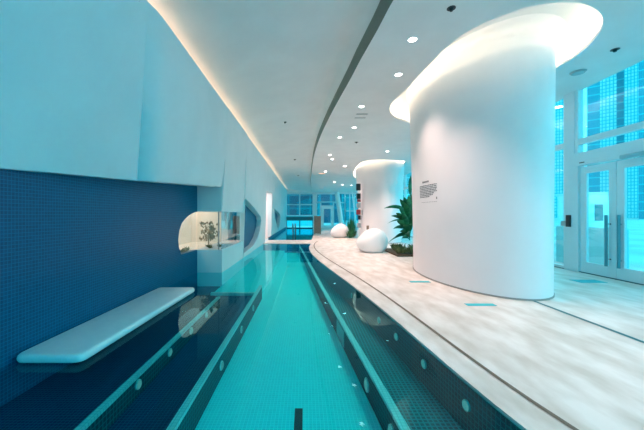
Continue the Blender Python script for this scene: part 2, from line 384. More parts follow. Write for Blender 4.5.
M['dry'] = noise_mat('dry_beige_leaf', (.30,.26,.18), (.45,.40,.30), 8, .7)
tag(obj('dry_bush', bm, M['dry'], loc=(-2.66, 8.55, .54)), 'pale dry bush standing behind the corner window glass', 'plant')
for k, (x, y) in enumerate(((-2.85, 7.2), (-2.9, 7.6))):
    bm = NB()
    for i in range(40):
        a = random.random()*2*PI; l = random.uniform(.06, .16); d = Vector((math.cos(a)*l, math.sin(a)*l, random.uniform(.02,.12))); n = Vector((-math.sin(a), math.cos(a), 0))*.02
        bm.faces.new([bm.verts.new(p) for p in ((0,0,0), d*.5+n, d, d*.5-n)])
    tag(obj('potted_plant', bm, M['leaf2'], loc=(x, y, .52)), 'low green plant behind the rounded left end of the corner window, ' + ['nearer','farther'][k], 'plant', 'low plants inside the corner window')
# long left wall beyond the pier with two recesses
r1 = [(10.4,1.97),(11.55,1.82),(12.8,1.60),(14.3,1.33),(14.5,1.15),(14.3,.85),(13.5,.45),(12.4,.2),(10.4,.12)]
r2 = [(20.3,1.85),(24.2,1.55),(25.6,1.35),(25.0,.7),(23.9,.25),(21.3,1.15)]
pts = [(10.25,-.75),(33.1,-.75),(33.1,zc0),(10.25,zc0)]
def wl(u, v): return (XW + max(0, (v-1.2))/(zc0-1.2)*.13, u, v)
bm = NB(); r3 = [(15.95,.005),(15.95,2.66),(18.75,2.72),(18.75,.005)]
sheet(bm, [pts, r1, r2, r3], wl, lambda u, v: (XW-.21, u, v)); struct('wall_left', bm, M['leftwall'], 'white sculpted wall running to the far end')
bm = bbox(XW-.27, XW-.22, 10.2, 14.9, -.2, 2.2); struct('wall_left_recess', bm, M['tilewall'])
struct('wall_left_recess_far', bbox(XW-.27, XW-.22, 19.9, 26, -.2, 2.2), M['tilewall'])
bm = NB(); box(bm, -3.5, -3.45, 15.0, 20.0, 0, 2.8); box(bm, -3.5, -2.27, 15.0, 15.05, 0, 2.8); box(bm, -3.5, -2.3, 19.6, 19.65, 0, 2.8); struct('wall_left_doorway', bm, M['column'], 'bright warm room seen through the doorway in the left wall')
struct('ceiling_doorway', bbox(-3.5, -2.27, 15.0, 19.65, 2.8, 2.85), M['ceil']); struct('floor_doorway', bbox(-3.5, XW, 15.5, 19.6, -.05, .002), M['deck'])
bm = bbox(XW-.02, XW+.03, 17.5, 33, -.3, .14); struct('baseboard_left', bm, M['tilewall'])
# bench
b0 = [(-2.785,2.94),(-2.12,2.94),(-2.02,5.75),(-2.705,5.75)]
def outline(P, inset, rad):
    P = [Vector(p) for p in P]; n = len(P); out = []; Q = []
    for i in range(n):
        a, b, c = P[i-1], P[i], P[(i+1) % n]; d1 = (b-a).normalized(); d2 = (c-b).normalized()
        n1 = Vector((-d1.y, d1.x)); n2 = Vector((-d2.y, d2.x)); k = inset/(1+n1.dot(n2)); Q.append(b + (n1+n2)*k)
    rad = max(.004, rad-inset)
    for i in range(n):
        a, b, c = Q[i-1], Q[i], Q[(i+1) % n]; p = b + (a-b).normalized()*rad; q = b + (c-b).normalized()*rad
        for j in range(7):
            t = j/6; out.append(p*(1-t)**2 + b*2*t*(1-t) + q*t*t)
    return out
bm = NB(); rings = []
for ins, z in ((.03,-.014),(.008,-.006),(0,.012),(0,.03),(.006,.05),(.02,.064),(.04,.068)):
    rings.append([bm.verts.new((p.x, p.y, z)) for p in outline(b0, ins, .10)])
for a, b in zip(rings, rings[1:]):
    for k in range(len(a)): bm.faces.new((a[k], a[(k+1) % len(a)], b[(k+1) % len(a)], b[k]))
bm.faces.new(rings[0][::-1]); bm.faces.new(rings[-1])
tag(obj('bench', bm, M['bench'], smooth=True, angle=40), 'long white slab bench just above the water against the navy tiled wall', 'bench')
# outer shell that keeps daylight out of the cavities
struct('wall_left_outer', bbox(-4.3, -4.2, -3.1, 33.3, -.8, 5.4), M['plaster'])
struct('ceiling_roof', bbox(-4.3, 7.6, -3.2, 33.4, 5.35, 5.45), M['ceil'])
struct('wall_left_near', bbox(-4.3, -1.9, -3.2, -3.1, -.8, 5.4), M['plaster'])
struct('floor_base', bbox(-4.3, 7.0, -3.2, 33.4, -.85, -.8), M['plaster'])
# ------------------------------------------------------------------ ceilings
sof_px = [(393,0),(374.5,35.4),(361.5,57.8),(351,78),(337.3,102.4),(328,120),(320.5,136),(315.8,149),(313,161)]
sof = sorted([(sp(*p).y, sp(*p).x) for p in sof_px]); ylast, xlast = sof[-1]
sof += [(lerp(ylast, 33, .45), xlast+.03), (33.05, .72)]
def xf(y): return interp(sof, y) if y > sof[0][0] else sof[0][1] + (sof[0][0]-y)*.14
holeA_px = [(389.7,110.3),(393,102),(408,88),(414.5,80),(434,60),(445.2,48.4),(469.4,30.7),(500,16.8),(522.4,8.9),(546.6,3.4),(567,1.9),(583.8,3.7),(598.8,12),(602.9,21.4),(598.8,33.5),(585.7,48.4),(570.8,59.6),(560,65.6)]
hA = [sp(*p) for p in holeA_px]; hA = [(p.x, p.y) for p in hA]
q = sp(408,122.4); q2 = sp(395,117.8)
hA += [(5.42,7.1),(5.66,8.1),(5.7,9.2),(5.3,10.3),(4.4,11.0),(q.x, q.y),(q2.x, q2.y)]
hA = [tuple(p[:2]) for p in catmull([(a, b, 0) for a, b in hA], 4)]
holeB_px = [(353.2,172.8),(355.5,168),(361,162.7),(368,160.4),(380,159.6),(392,160),(405.2,161.2),(404,163.5)]
hB = [sp(*p) for p in holeB_px]; hB = [(p.x, p.y) for p in hB]
hB += [(6.05,19.3),(5.8,21.6),(4.8,23.0),(3.7,22.6)]
hB = [tuple(p[:2]) for p in catmull([(a, b, 0) for a, b in hB], 4)]
ysc = frange(-3.1, 33.1, 70)
outer = [(xf(y), y) for y in ysc] + [(XF+.05, 33.1), (XF+.05, -3.1)]
bm = NB(); sheet(bm, [outer, hA, hB], lambda u, v: (u, v, zs(v)), lambda u, v: (u, v, zs(v)+.05))
struct('ceiling', bm, M['ceil'], 'lower white ceiling with glowing cut-outs around the columns')
def kf(y): return max(.12, 1 - y/36)
prof = [(0,0),(.015,.10),(.04,.20),(.075,.30),(.13,.40),(.21,.47),(.30,.50)]
rows = []
for y in ysc:
    k = kf(y); x0 = xf(y); r = [(x0 - d*k, y, zs(y) + .0 + h*k) for d, h in prof]
    xr, zr = x0 - .30*k, zs(y) + .50*k
    for i in range(1, 13):
        t = i/12; tt = t
        r.append((lerp(xr, -2.4, t), y, lerp(zr, 4.20, t)))
    rows.append(r)
M['fascia'] = noise_mat('painted_fascia_shade', (.12,.16,.14), (.15,.19,.165), 2, .5)  # dark tone stands in for the soft shade along the ceiling edge
bm = NB(); grid(bm, [r[:4] for r in rows]); struct('trim_8', bm, M['fascia'], 'curved edge of the lower ceiling, darkened by painted shade', smooth=True)
bm = NB(); grid(bm, [r[3:] for r in rows]); struct('ceiling_left', bm, M['ceil'], 'higher white ceiling over the pool', smooth=True, angle=50)
bm = NB(); box(bm, -2.42, -2.38, -3.1, 33.1, 3.8, 4.3); struct('wall_left_cove', bm, M['plaster'])
bm = NB(); grid(bm, [[(-2.4,2.4,3.97),(-1.99,3.2,3.97)],[(-2.4,33.1,3.97),(-1.93,33.1,3.97)]]); struct('trim_6', bm, M['plaster'])
bm = NB(); tube(bm, [(-2.20, 2.6, 4.09), (-2.20, 33, 4.09)], .018, 6)
tag(obj('cove_light', bm, M['led']), 'warm amber light strip hidden on top of the long left wall', 'light')
# recesses above columns
def recess(h, nm, lab, cx, cy, dz=.42):
    def sc(p, f): return (cx + (p[0]-cx)*f, cy + (p[1]-cy)*f)
    rows = [[(*sc(p, f), zs(p[1])+z) for p in h + h[:1]] for f, z in ((1.16,.05),(1.19,.12),(1.19,.20),(1.165,.29),(1.11,.37),(1.04,.41),(.95,dz))]
    bm = NB(); grid(bm, rows)
    inn = [sc(p, .95) for p in h]; sheet(bm, [inn], lambda u, v: (u, v, zs(v)+dz)); struct('ceiling_'+nm, bm, M['ceil'], smooth=True)
    bm = NB(); grid(bm, [[(*sc(p, f), zs(p[1])+.05) for p in h + h[:1]] for f in (1.0, 1.17)]); struct('trim_'+nm, bm, M['ceil'])
    ring = [sc(p, 1.09) for p in h]
    bm = NB(); tube(bm, [(*p, zs(p[1])+.085) for p in ring], .018, 6, closed=True)
    tag(obj('cove_light', bm, M['ringled']), lab, 'light')
recess(hA, 'near_recess', 'cream light ring in the ceiling opening around the large near column', 4.2, 7.8)
recess(hB, 'far_recess', 'cream light ring in the ceiling opening around the farther column', 4.4, 19.2)
# ------------------------------------------------------------------ columns
def column_pt(C0, C1, th, z, z1, p=1.5):
    s = max(0, min(1, z/z1)); t = s**p
    cx, cy, a, b = (lerp(C0[i], C1[i], t) for i in range(4))
    return Vector((cx + a*math.cos(th), cy + b*math.sin(th), z))
def column(C0, C1, label, z1):
    t = empty('column', (C0[0], C0[1], 0), label, 'column'); n = 72
    off = Vector((C0[0], C0[1], 0))
    rows = [[column_pt(C0, C1, 2*PI*i/n, (z1-.32)*k/30, z1) - off for i in range(n+1)] for k in range(31)]
    for k in range(1, 9):
        a = k/8*PI/2; g = .32*(1-math.cos(a)); Cx = (C1[0], C1[1], C1[2]+g, C1[3]+g)
        rows.append([column_pt(C0, Cx, 2*PI*i/n, z1-.32+.32*math.sin(a), z1) - off for i in range(n+1)])
    bm = NB(); grid(bm, rows); bmesh.ops.remove_doubles(bm, verts=bm.verts[:], dist=.0005)
    obj('shaft', bm, M['column'], t, True)
    bm = NB(); grid(bm, [[column_pt((C0[0],C0[1],C0[2]+d,C0[3]+d), C1, 2*PI*i/n, 0, z1) - off + Vector((0,0,z)) for i in range(n+1)] for d, z in ((.012,.001),(.012,.028),(-.005,.03))])
    obj('skirting', bm, M['skirt'], t, True, angle=40); return t
CA0, CA1 = (3.75,7.1,1.05,2.05), (4.2,8.0,1.32,2.3)
CB0, CB1 = (4.15,17.2,1.05,2.0), (4.5,19.0,1.4,2.5)
column(CA0, CA1, 'huge white flared oval column with printed text on its left side', 4.99)
column(CB0, CB1, 'white flared oval column farther back, behind the egg-shaped white seat', 4.69)
# printed text on near column: illegible lines of small lettering
def on_col(px, py):
    """surface angle / height on the near column seen at that place"""
    best = None
    for k in range(2000):
        th = PI*.75 + k/2000*PI*.75
        p0 = column_pt(CA0, CA1, th, 2.0, 4.93)
        d = abs(VX + F*p0.x/p0.y - px)
        if p0.y < 8.3 and (best is None or d < best[0]): best = (d, th, p0.y)
    th, y = best[1], best[2]
    for _ in range(4):
        z = EYE + (HY-py)*y/F; p = column_pt(CA0, CA1, th, z, 4.93); y = p.y
    return th, z
thL = on_col(420, 189)[0]; thR = on_col(437, 184.5)[0]
sg = empty('wall_text', column_pt(CA0, CA1, (thL+thR)/2, 1.9, 4.93), 'small grey text panel printed on the left side of the near column', 'lettering')
base = sg.location.copy()
def dash(bm, t0, t1, z0, z1, o=.004):
    A0, A1 = lerp(thL, thR, t0), lerp(thL, thR, t1)
    ps = []
    for a, z in ((A0,z0),(A1,z0),(A1,z1),(A0,z1)):
        p = column_pt(CA0, CA1, a, z, 4.93); nn = Vector((math.cos(a)/1.1, math.sin(a)/2.1, 0)).normalized(); ps.append(p + nn*o - base)
    bm.faces.new([bm.verts.new(p) for p in ps])
bm = NB(); t = .22
for w_ in (.06,.05,.06,.04,.05,.06): dash(bm, t, t+w_, 2.135, 2.175); t += w_+.012
obj('heading', bm, M['ink'], sg)
bm = NB()
for r in range(8):
    z = 2.06 - r*.037; t = 0; end = (1, .98, 1, .97, 1, .85, .8, .62)[r]
    while t < end:
        w_ = random.uniform(.04, .13); dash(bm, t, min(end, t+w_), z, z+.019); t += w_+.018
obj('body_text', bm, M['ink'], sg)
bm = NB(); t = .12
while t < .98: w_ = random.uniform(.05,.1); dash(bm, t, t+w_, 1.685, 1.692); t += w_+.02
obj('footer', bm, M['ink'], sg); bm = NB(); dash(bm, .95, 1.0, 1.74, 1.79); obj('icon', bm, M['ink'], sg)
# ------------------------------------------------------------------ ceiling fittings
def zleft(x, y):
    k = kf(y); xr, zr = xf(y) - .30*k, zs(y) + .50*k
    t = max(0, min(1, (x - xr)/(-2.4 - xr))); return lerp(zr, 4.20, t)
def cp_left(px, py):
    z = 4.4
    for _ in range(12):
        y = F*(z-EYE)/(HY-py); x = (px-VX)/F*y; z = zleft(x, y)
    return Vector((x, y, z))
def downlight(px, py, label, r=.07, e=60, grp='recessed downlights in the lower ceiling', at=None):
    p = sp(px, py) if at is None else Vector((at[0], at[1], zs(at[1]))); t = empty('downlight', p, label, 'downlight', grp)
    bm = NB(); n = 24
    grid(bm, [[(R*math.cos(2*PI*i/n), R*math.sin(2*PI*i/n), z) for i in range(n+1)] for R, z in ((r*1.3,.0),(r*1.25,-.008),(r*1.0,-.008),(r*.95,.0))])
    obj('trim_ring', bm, M['white'], t, True, angle=40)
    bm = NB(); cyl(bm, (0,0,-.004), (0,0,.0), r*.95, r*.95, 24); obj('lens', bm, M['lamp'], t)
    if e:
        l = bpy.data.lights.new('downlight_lamp', 'SPOT'); l.energy = e; l.color = (1,.69,.59); l.spot_size = math.radians(98); l.spot_blend = 1.0; l.shadow_soft_size = .12
        lo = bpy.data.objects.new('lamp', l); COL.objects.link(lo); lo.parent = t; lo.location = (0,0,-.03)
E = 430
dl = [(412.5,39.5,'nearest round downlight, between the curved ceiling edge and the glowing ring'),
      (398.5,74.5,'second downlight, beside the left tip of the near glowing ring'),
      (361.5,106.5,'downlight just above the pair of dark ceiling slots'),
      (354.3,127.5,'small downlight below the pair of dark ceiling slots'),
      (339.8,137.3,'downlight right of the curved ceiling edge at mid length'),
      (329.8,155,'downlight left of a close pair over the walkway'),
      (332.2,159.2,'downlight right of a close pair over the walkway'),
      (387.3,151.3,'lone downlight in front of the farther column'),
      (344.7,166,'far downlight behind the small black sprinkler'),
      (325.5,171.5,'far downlight beside the orange glowing fitting'),
      (334.5,182,'tiny far downlight left of the centre group'),
      (342.5,184.8,'tiny far downlight nearest the back glazing'),
      (351.5,185.5,'tiny far downlight beside the farther column')]
for i, (a, b, lab) in enumerate(dl): downlight(a, b, lab, .075 if i < 8 else .1, (330 if i < 2 else E) if i < 10 else 260)
downlight(558, 107, 'bright round downlight near the glass front, right of the near column', .11, 380)
for x, y, n_ in ((2.2, 1.2, 'nearer the pool'), (4.9, 1.0, 'in the middle'), (3.4, 3.3, 'in front of the near column'), (5.9, 2.9, 'by the glass front')):  # unseen extra downlights, added to warm the deck and near column
    downlight(0, 0, 'added unseen downlight above the viewer, ' + n_, .075, 270, at=(x, y))
bm = NB(); cyl(bm, (0,0,-.02), (0,0,0), .2, .22, 20)
o = obj('ceiling_lamp', bm, emis('orange_lamp', (1,.62,.45), 1.0), loc=sp(321.8, 173.5)); tag(o, 'orange glowing round ceiling fitting near the far end', 'light')
def puck(p, label, r=.045, m='black', cat='sprinkler', nm='sprinkler'):
    t = empty(nm, p, label, cat, 'black ceiling sprinklers' if nm == 'sprinkler' else None)
    bm = NB(); cyl(bm, (0,0,-.006), (0,0,0), r*1.3, r*1.3, 20); obj('cover_plate', bm, M[m], t)
    bm = NB(); cyl(bm, (0,0,-.045), (0,0,-.005), r*.45, r*.7, 14); obj('head', bm, M[m], t)
puck(sp(451.3,8.2), 'small black ceiling fitting nearest the camera, left above the glowing ring', .05)
puck(sp(615,49.5), 'small black ceiling fitting right of the glowing ring near the glass front', .055)
puck(sp(356.4,142.2), 'small black ceiling fitting over the walkway in front of the farther column', .06)
puck(cp_left(285,122), 'small black ceiling fitting over the pool, nearest of three', .045)
puck(cp_left(294.8,159.4), 'small black ceiling fitting over the pool, middle of three', .07)
puck(cp_left(298.4,175.2), 'small black ceiling fitting over the pool, farthest of three', .08)
# oval speaker
p = sp(578, 72); t = empty('ceiling_speaker', p, 'round grey ceiling speaker beside the right end of the glowing ring', 'speaker')
bm = NB(); cyl(bm, (0,0,-.03), (0,0,0), .12, .15, 32); obj('housing', bm, M['grey'], t, True, angle=40)
bm = NB(); cyl(bm, (0,0,-.036), (0,0,-.029), .10, .105, 32); obj('grille', bm, M['steel'], t)
# twin slots
p = sp(361, 116); t = empty('air_vent', p, 'pair of dark slot vents in the lower ceiling', 'vent')
for k in (-1, 1): obj('slot', bbox(-.17, .17, k*.17-.05, k*.17+.05, -.006, .002), M['grey'], t)
# ------------------------------------------------------------------ glass facade on the right
def bar(bm, y0, y1, z0, z1, d=.12, x=XF): box(bm, x-d/2, x+d/2, y0, y1, z0, z1)
bays = [(-3.1,-.6),(-.6,1.9),(1.9,4.4),(4.4,7.72),(8.0,10.6),(10.6,13.2),(13.2,15.8),(15.8,18.4),(18.4,21.0),(21.0,23.6),(23.6,26.2),(26.2,28.8),(28.8,33.0)]
DOORY0, DOORY1 = 5.83, 7.61
for i, (a, b) in enumerate(bays):
    w = empty('window_%d' % (i+2), (0,0,0)); tag(w, None, None, None, 'structure')
    ztop = zs(a) + .04
    bm = NB(); pw = .07
    bar(bm, a, a+pw, 0, ztop, .14); bar(bm, b-pw, b, 0, ztop - (b-a)*ZSB, .14)
    bar(bm, a, b, 3.13, 3.27, .13)
    if i != 3: bar(bm, a, b, 0, .08, .13)
    obj('frame', bm, M['frame'], w)
    if i == 3:
        obj('header', bbox(XF-.11, XF+.08, a, b, 2.60, 2.92, .006), M['frame'], w)
        obj('pane', bbox(XF-.01, XF+.01, a, DOORY0-.06, 0, 2.6), M['glass'], w)
        obj('pane', bbox(XF-.01, XF+.01, a, b, 2.92, ztop), M['glass'], w)
        obj('frame', bbox(XF-.10, XF+.06, DOORY1+.0, b+.02, 0, 2.62, .004), M['frame'], w)
        obj('frame', bbox(XF-.10, XF+.06, DOORY0-.08, DOORY0, 0, 2.62, .004), M['frame'], w)
    else:
        obj('pane', bbox(XF-.01, XF+.01, a, b, 0, ztop), M['glass'], w)
        if i == 4: obj('frame', bbox(XF-.09, XF+.07, 7.72, 8.02, 0, zs(8)+.02, .004), M['frame'], w)
def door_leaf(n, y0, y1, hy, lab):
    w = empty('door_%d' % n, (XF-.02, y0, 0)); tag(w, lab, None, None, 'structure'); L = y1-y0
    bm = NB(); s = .16
    box(bm, -.03,.03, 0,s, .02,2.57); box(bm, -.03,.03, L-s,L, .02,2.57); box(bm, -.03,.03, s,L-s, .02,.27); box(bm, -.03,.03, s,L-s, 2.40,2.57)
    obj('stile_frame', bm, M['frame'], w)
    obj('pane', bbox(-.006,.006, s, L-s, .27, 2.40), M['glass'], w)
    bm = NB(); y = hy - y0
    cyl(bm, (-.085, y, .26), (-.085, y, 1.40), .03, n=14)
    for z in (.42, 1.20): cyl(bm, (-.085, y, z), (-.03, y, z), .012, n=10)
    obj('handle', bm, M['handle'], w, True, angle=40)
    for z in (.42, 1.20):
        bm = NB(); cyl(bm, (-.045, y-.05*(1 if n == 1 else -1), z), (-.029, y-.05*(1 if n == 1 else -1), z), .014, n=10); obj('bolt_cap', bm, M['black'], w)
door_leaf(1, DOORY0+.895, DOORY1-.01, DOORY0+.895+.17, 'left glazed leaf of the entrance door')
door_leaf(2, DOORY0+.005, DOORY0+.885, DOORY0+.885-.10, 'right glazed leaf of the entrance door')
struct('trim_7', bbox(XF-.07, XF+.07, -3.1, 33, 0, .018), M['track'])
t = empty('card_reader', (XF-.10, 7.87, 1.2), 'black card reader with a grey button box on the door post', 'card reader')
obj('housing', bbox(-.035, .005, -.06, .06, -.1, .2, .005), M['black'], t)
obj('button_box', bbox(-.03, .005, .07, .22, -.08, .05, .005), M['grey'], t)
t = empty('door_sensor', (XF-.13, 6.25, 2.66), 'dark motion sensor under the header above the right door leaf', 'sensor')
obj('housing', bbox(-.06, .02, -.28, .28, -.09, .0, .02), M['steel'], t)
tag(obj('door_sticker', bbox(XF-.114, XF-.111, 7.42, 7.56, 2.655, 2.68), M['black']), 'tiny dark sticker on the door header, left end', 'sticker')
# unseen glazed end behind the viewer; cyan pane tint added to colour the daylight
w = empty('window_16', (0,0,0)); tag(w, None, None, None, 'structure')
bm = NB()
for x in (-1.9, .3, 2.5, 4.7, 6.75): box(bm, x-.05, x+.05, -3.15, -3.05, 0, 4.85)
box(bm, -1.9, 6.8, -3.15, -3.05, 3.1, 3.25); box(bm, -1.9, 6.8, -3.15, -3.05, -.1, .1)
obj('frame', bm, M['frame'], w); obj('pane', bbox(-1.9, 6.8, -3.11, -3.10, 0, 4.85), M['tglass'], w)
# ------------------------------------------------------------------ far end glazing (y = 33)
def bx(px): return (px-VX)/F*YE
def bz(py): return EYE + (HY-py)/F*YE
def fwin(n, x0, x1, z0, z1, cols, rows_, fw=.1, m='frame', xs_=None):
    w = empty('window_%d' % n, (0,0,0)); tag(w, None, None, None, 'structure')
    bm = NB()
    for i in range(cols+1):
        x = lerp(x0, x1, i/cols) if not xs_ else xs_[i]; box(bm, x-fw/2, x+fw/2, YE-.06, YE+.06, z0, z1)
    for i in range(rows_+1):
        z = lerp(z0, z1, i/rows_); box(bm, x0, x1, YE-.05, YE+.05, z-fw/2, z+fw/2)
    obj('frame', bm, M[m], w); obj('pane', bbox(x0, x1, YE-.01, YE+.01, z0, z1), M['glass'], w)
M['dframe'] = mat('dark_teal_frame', (.03,.16,.20), .5)
fwin(17, bx(286.5), bx(313), 1.35, 3.66, 2, 2, .11)
fwin(18, bx(286.5), bx(313), 0.0, .87, 2, 1, .12, 'dframe')
fwin(19, bx(316.5), bx(336), 2.78, 3.66, 1, 1, .12)
fwin(20, bx(316.5), bx(320.8), 0.0, 2.72, 1, 1, .12)
fwin(21, bx(333.5), bx(345), 0.0, 2.72, 1, 1, .12)
fwin(22, bx(345), XF, 0.0, 3.66, 5, 2, .09)
struct('wall_far_header', bbox(-2.3, 7, YE-.1, YE+.1, 3.66, 5.0), M['plaster'], 'pale header above the far glazing')
struct('wall_far_spandrel', bbox(-2.1, bx(313), YE-.08, YE+.08, .92, 1.25), M['dframe'])
struct('wall_far_pillar', bbox(bx(313), bx(316.3), YE-.2, YE+.15, 0, 3.7), M['plaster'])
struct('wall_far_left', bbox(-2.4, bx(286.4), YE-.1, YE+.1, -.5, 3.7), M['plaster'])
struct('wall_far_base', bbox(-2.3, 1.0, YE-.05, YE+.2, -.7, 0), M['tilewallx'])
t = empty('door_3', (bx(327), YE, 0)); tag(t, 'white framed glazed door in the far end wall', None, None, 'structure')
hw = (bx(333.3)-bx(320.8))/2
bm = NB(); box(bm, -hw, -hw+.32, -.1, .08, 0, 2.42); box(bm, hw-.26, hw, -.1, .08, 0, 2.42); box(bm, -hw, hw, -.09, .07, 2.06, 2.42); box(bm, -hw, hw, -.09, .07, 0, .3); obj('door_frame', bm, M['white'], t)
obj('pane', bbox(-hw+.3, hw-.24, -.01, .01, .3, 2.1), M['glass'], t)
obj('handle', bbox(hw-.24, hw-.20, -.17, -.10, .9, 1.25, .01), M['steel'], t)
# slanting white posts
bm = NB(); p0, p1 = Vector((bx(342)*.97, 32.0, 0)), Vector((bx(336.9)*.97, 32.0, 3.75)); cyl(bm, p0, p1, .24, n=20)
tag(obj('slanted_post', bm, M['white'], smooth=True, angle=40), 'thick slanting white post in front of the far glazing', 'post')
bm = NB(); cyl(bm, Vector((5.35,32.2,0)), Vector((4.9,32.2,3.9)), .07, n=12)
tag(obj('slanted_post', bm, M['white'], smooth=True, angle=40), 'thin slanting white post left of the farther column', 'post')
# brown screen by far pool
t = empty('privacy_screen', (.92, 22.8, 0), 'brown wooden screen at the far pool corner, left of the white door', 'screen')
obj('panel', bbox(-.25, .25, -.03, .03, .04, 1.33, .008), M['wood'], t)
for s in (-1, 1): obj('foot', bbox(s*.2-.03, s*.2+.03, -.12, .12, 0, .045), M['wood'], t)
# handrail in far pool
t = empty('pool_handrail', (-.70, 18.2, 0), 'pair of steel handrail posts rising from the far pool', 'handrail')
for k in (0, 1):
    bm = NB(); x = k*.14
    tube(bm, [(x,-.75,0),(x,-.75,.65),(x,-.68,.83),(x,-.5,.9),(x,-.1,.85),(x,.35,.55),(x,.5,.3),(x,.5,-.5)], .03, 10); obj('rail', bm, M['dframe'], t, True)
# ------------------------------------------------------------------ floor stickers
for (px, py, ww, dd, lab) in ((480.5,304.8,.45,.12,'cyan rectangular floor sticker in front of the near column'),(419.8,281.8,.42,.14,'cyan rectangular floor sticker left of the near column'),(588,281.3,.55,.30,'cyan floor mat strip in front of the entrance door')):
    p = gp(px, py); bm = bbox(-ww/2, ww/2, -dd/2, dd/2, 0, .004)
    tag(obj('floor_sticker', bm, M['tape'], loc=p), lab, 'sticker')
# ------------------------------------------------------------------ egg seats
def egg(x, y, s, rz, label):
    bm = NB(); bmesh.ops.create_uvsphere(bm, u_segments=40, v_segments=24, radius=1)
    for v in bm.verts:
        c = v.co
        X, Y, Z = c.x, c.y, c.z
        Z = math.copysign(abs(Z)**.9, Z)
        lean = .16 * max(0, Z)
        wx = .62 if Z > 0 else .62*(1-.18*abs(Z)**2)
        if Z > 0: wx *= 1 - .10*Z
        if X < 0: wx *= 1.0 + .10*(1-abs(Z))
        v.co = Vector((X*wx + lean*.5, Y*.52, .36 + (Z*.60 if Z > 0 else max(Z*.50, -.36))))
    o = obj('seat', bm, M['seat'], smooth=True, loc=(x, y, 0)); o.scale = (s, s, s); o.rotation_euler.z = rz
    return tag(o, label, 'seat', 'white egg-shaped seats')
egg(2.57, 11.8, .93, 0, 'nearer egg-shaped white moulded seat in front of the farther column')
egg(2.17, 19.3, .90, .15, 'farther egg-shaped white moulded seat near the white glazed door')
# ------------------------------------------------------------------ plants
def leaf_bm(base, tip, width, droop=.1, n=8, stem=.35):
    bm = NB(); base, tip = Vector(base), Vector(tip); d = tip-base; side = d.cross(Vector((random.uniform(-.5,.5),1,random.uniform(.1,.9))))
    if side.length < .05: side = Vector((.8,-.6,0))
    side.normalize(); up = side.cross(d).normalized(); rows = []
    for i in range(n+1):
        t = i/n; p = base + d*t + Vector((0,0,-droop*t*t*3.2 + droop*t*2.9))
        u = max(0, (t-stem)/(1-stem)); w = .012 if t <= stem else max(.004, width*math.sin(PI*u**.8)**.8)
        if i == n: w = .003
        rows.append([p - side*w + up*w*.35, p, p + side*w + up*w*.35])
    grid(bm, rows); return bm
def plant(name, loc, label, leaves, m, grp=None):
    t = empty(name, loc, label, 'plant', grp)
    for L in leaves: obj('leaf', leaf_bm(*L), m, t, True)
    return t
def lf(px, py, dy, z0=.3, w=.10, x0=0, stem=.4, base=(3.75, 11.6)):     # leaf reaching a place beside the trunk
    y = base[1]+dy; x = (px-VX)/F*y; z = EYE+(HY-py)/F*y
    return ((x0, 0, z0), (x-base[0], dy, z), w*.78, .16, 9, stem)
PB = (3.93, 11.6)
def lf2(px, py, dy, z0, w, stem=.25): return lf(px, py, dy, z0, w, 0, stem, PB)
L1 = [lf2(384,208.5,-.5,1.45,.085,.1), lf2(411,175,-.1,1.2,.11,.45), lf2(400,199,-.3,1.0,.10,.4), lf2(404,197,.1,.9,.12,.45), lf2(409,195,-.3,.9,.12,.4),
      lf2(387,224,-.5,1.05,.05,.3), lf2(391,216,-.6,.9,.08,.3), lf2(393,229,-.6,.7,.09,.3), lf2(388,243,-.5,.55,.05,.2), lf2(399,207,-.6,.9,.12,.3),
      lf2(396,213,-.7,.7,.13,.3), lf2(397,221,-.8,.6,.14,.3), lf2(403,214,-.9,.5,.15,.3), lf2(399,232,-.8,.5,.13,.2), lf2(414,190,.2,.9,.12,.4), lf2(394,238,-.4,.5,.09,.2),
      lf2(404,225,-.9,.4,.15,.2), lf2(406,234,-.9,.4,.13,.2), lf2(411,205,.3,.7,.14), lf2(413,216,-.3,.6,.15), lf2(405,203,-.9,.8,.13,.35), lf2(418,208,.3,.7,.14), lf2(401,240,-.7,.4,.11,.2), lf2(410,224,-.5,.5,.14,.2)]
plant('tropical_plant', (3.93, 11.6, .05), 'tall dark green tropical plant left of the near column', L1, M['leaf'])
bm = NB(); box(bm, 3.1, 5.1, 10.4, 12.6, 0, .05); tag(obj('garden_bed', bm, M['soil']), 'brown mulch bed under the tropical plant', 'soil', None, 'stuff')
def low(loc, r, h, n, label, grp, m=None):
    bm = NB()
    for i in range(n):
        a = random.random()*2*PI; rr = r*random.uniform(.1, 1); c = Vector((math.cos(a)*rr*.5, math.sin(a)*rr*.5, h*.1*random.random()))
        d = Vector((math.cos(a)*rr, math.sin(a)*rr, h*random.uniform(.4, 1))); s = Vector((-math.sin(a), math.cos(a), 0))*random.uniform(.03,.055)
        mid = (c+d)/2 + Vector((0,0,.05))
        bm.faces.new([bm.verts.new(p) for p in (c, mid+s, d, mid-s)])
    return tag(obj('ground_plant', bm, m or M['leaf2'], loc=loc), label, 'plant', grp)
for (x, y, s) in ((3.35,10.8,'leftmost, nearest the white seat'),(3.75,10.7,'in the middle of the front row'),(4.15,10.6,'right end, against the near column'),(3.5,11.7,'behind, under the big leaves'),(4.2,11.6,'at the back of the bed')):
    low((x, y, .05), .36, .30, 90, 'low olive green foliage in the mulch bed, ' + s, 'low foliage in the mulch bed')
for (x, y, h, s) in ((2.95,19.3,.75,'taller clump'),(2.75,18.9,.5,'front clump'),(3.05,20.4,1.3,'rear tall clump')):
    low((x, y, 0), .38, h, 90, 'dark green foliage at the left foot of the farther column, ' + s, 'foliage at the farther column', M['leaf'])
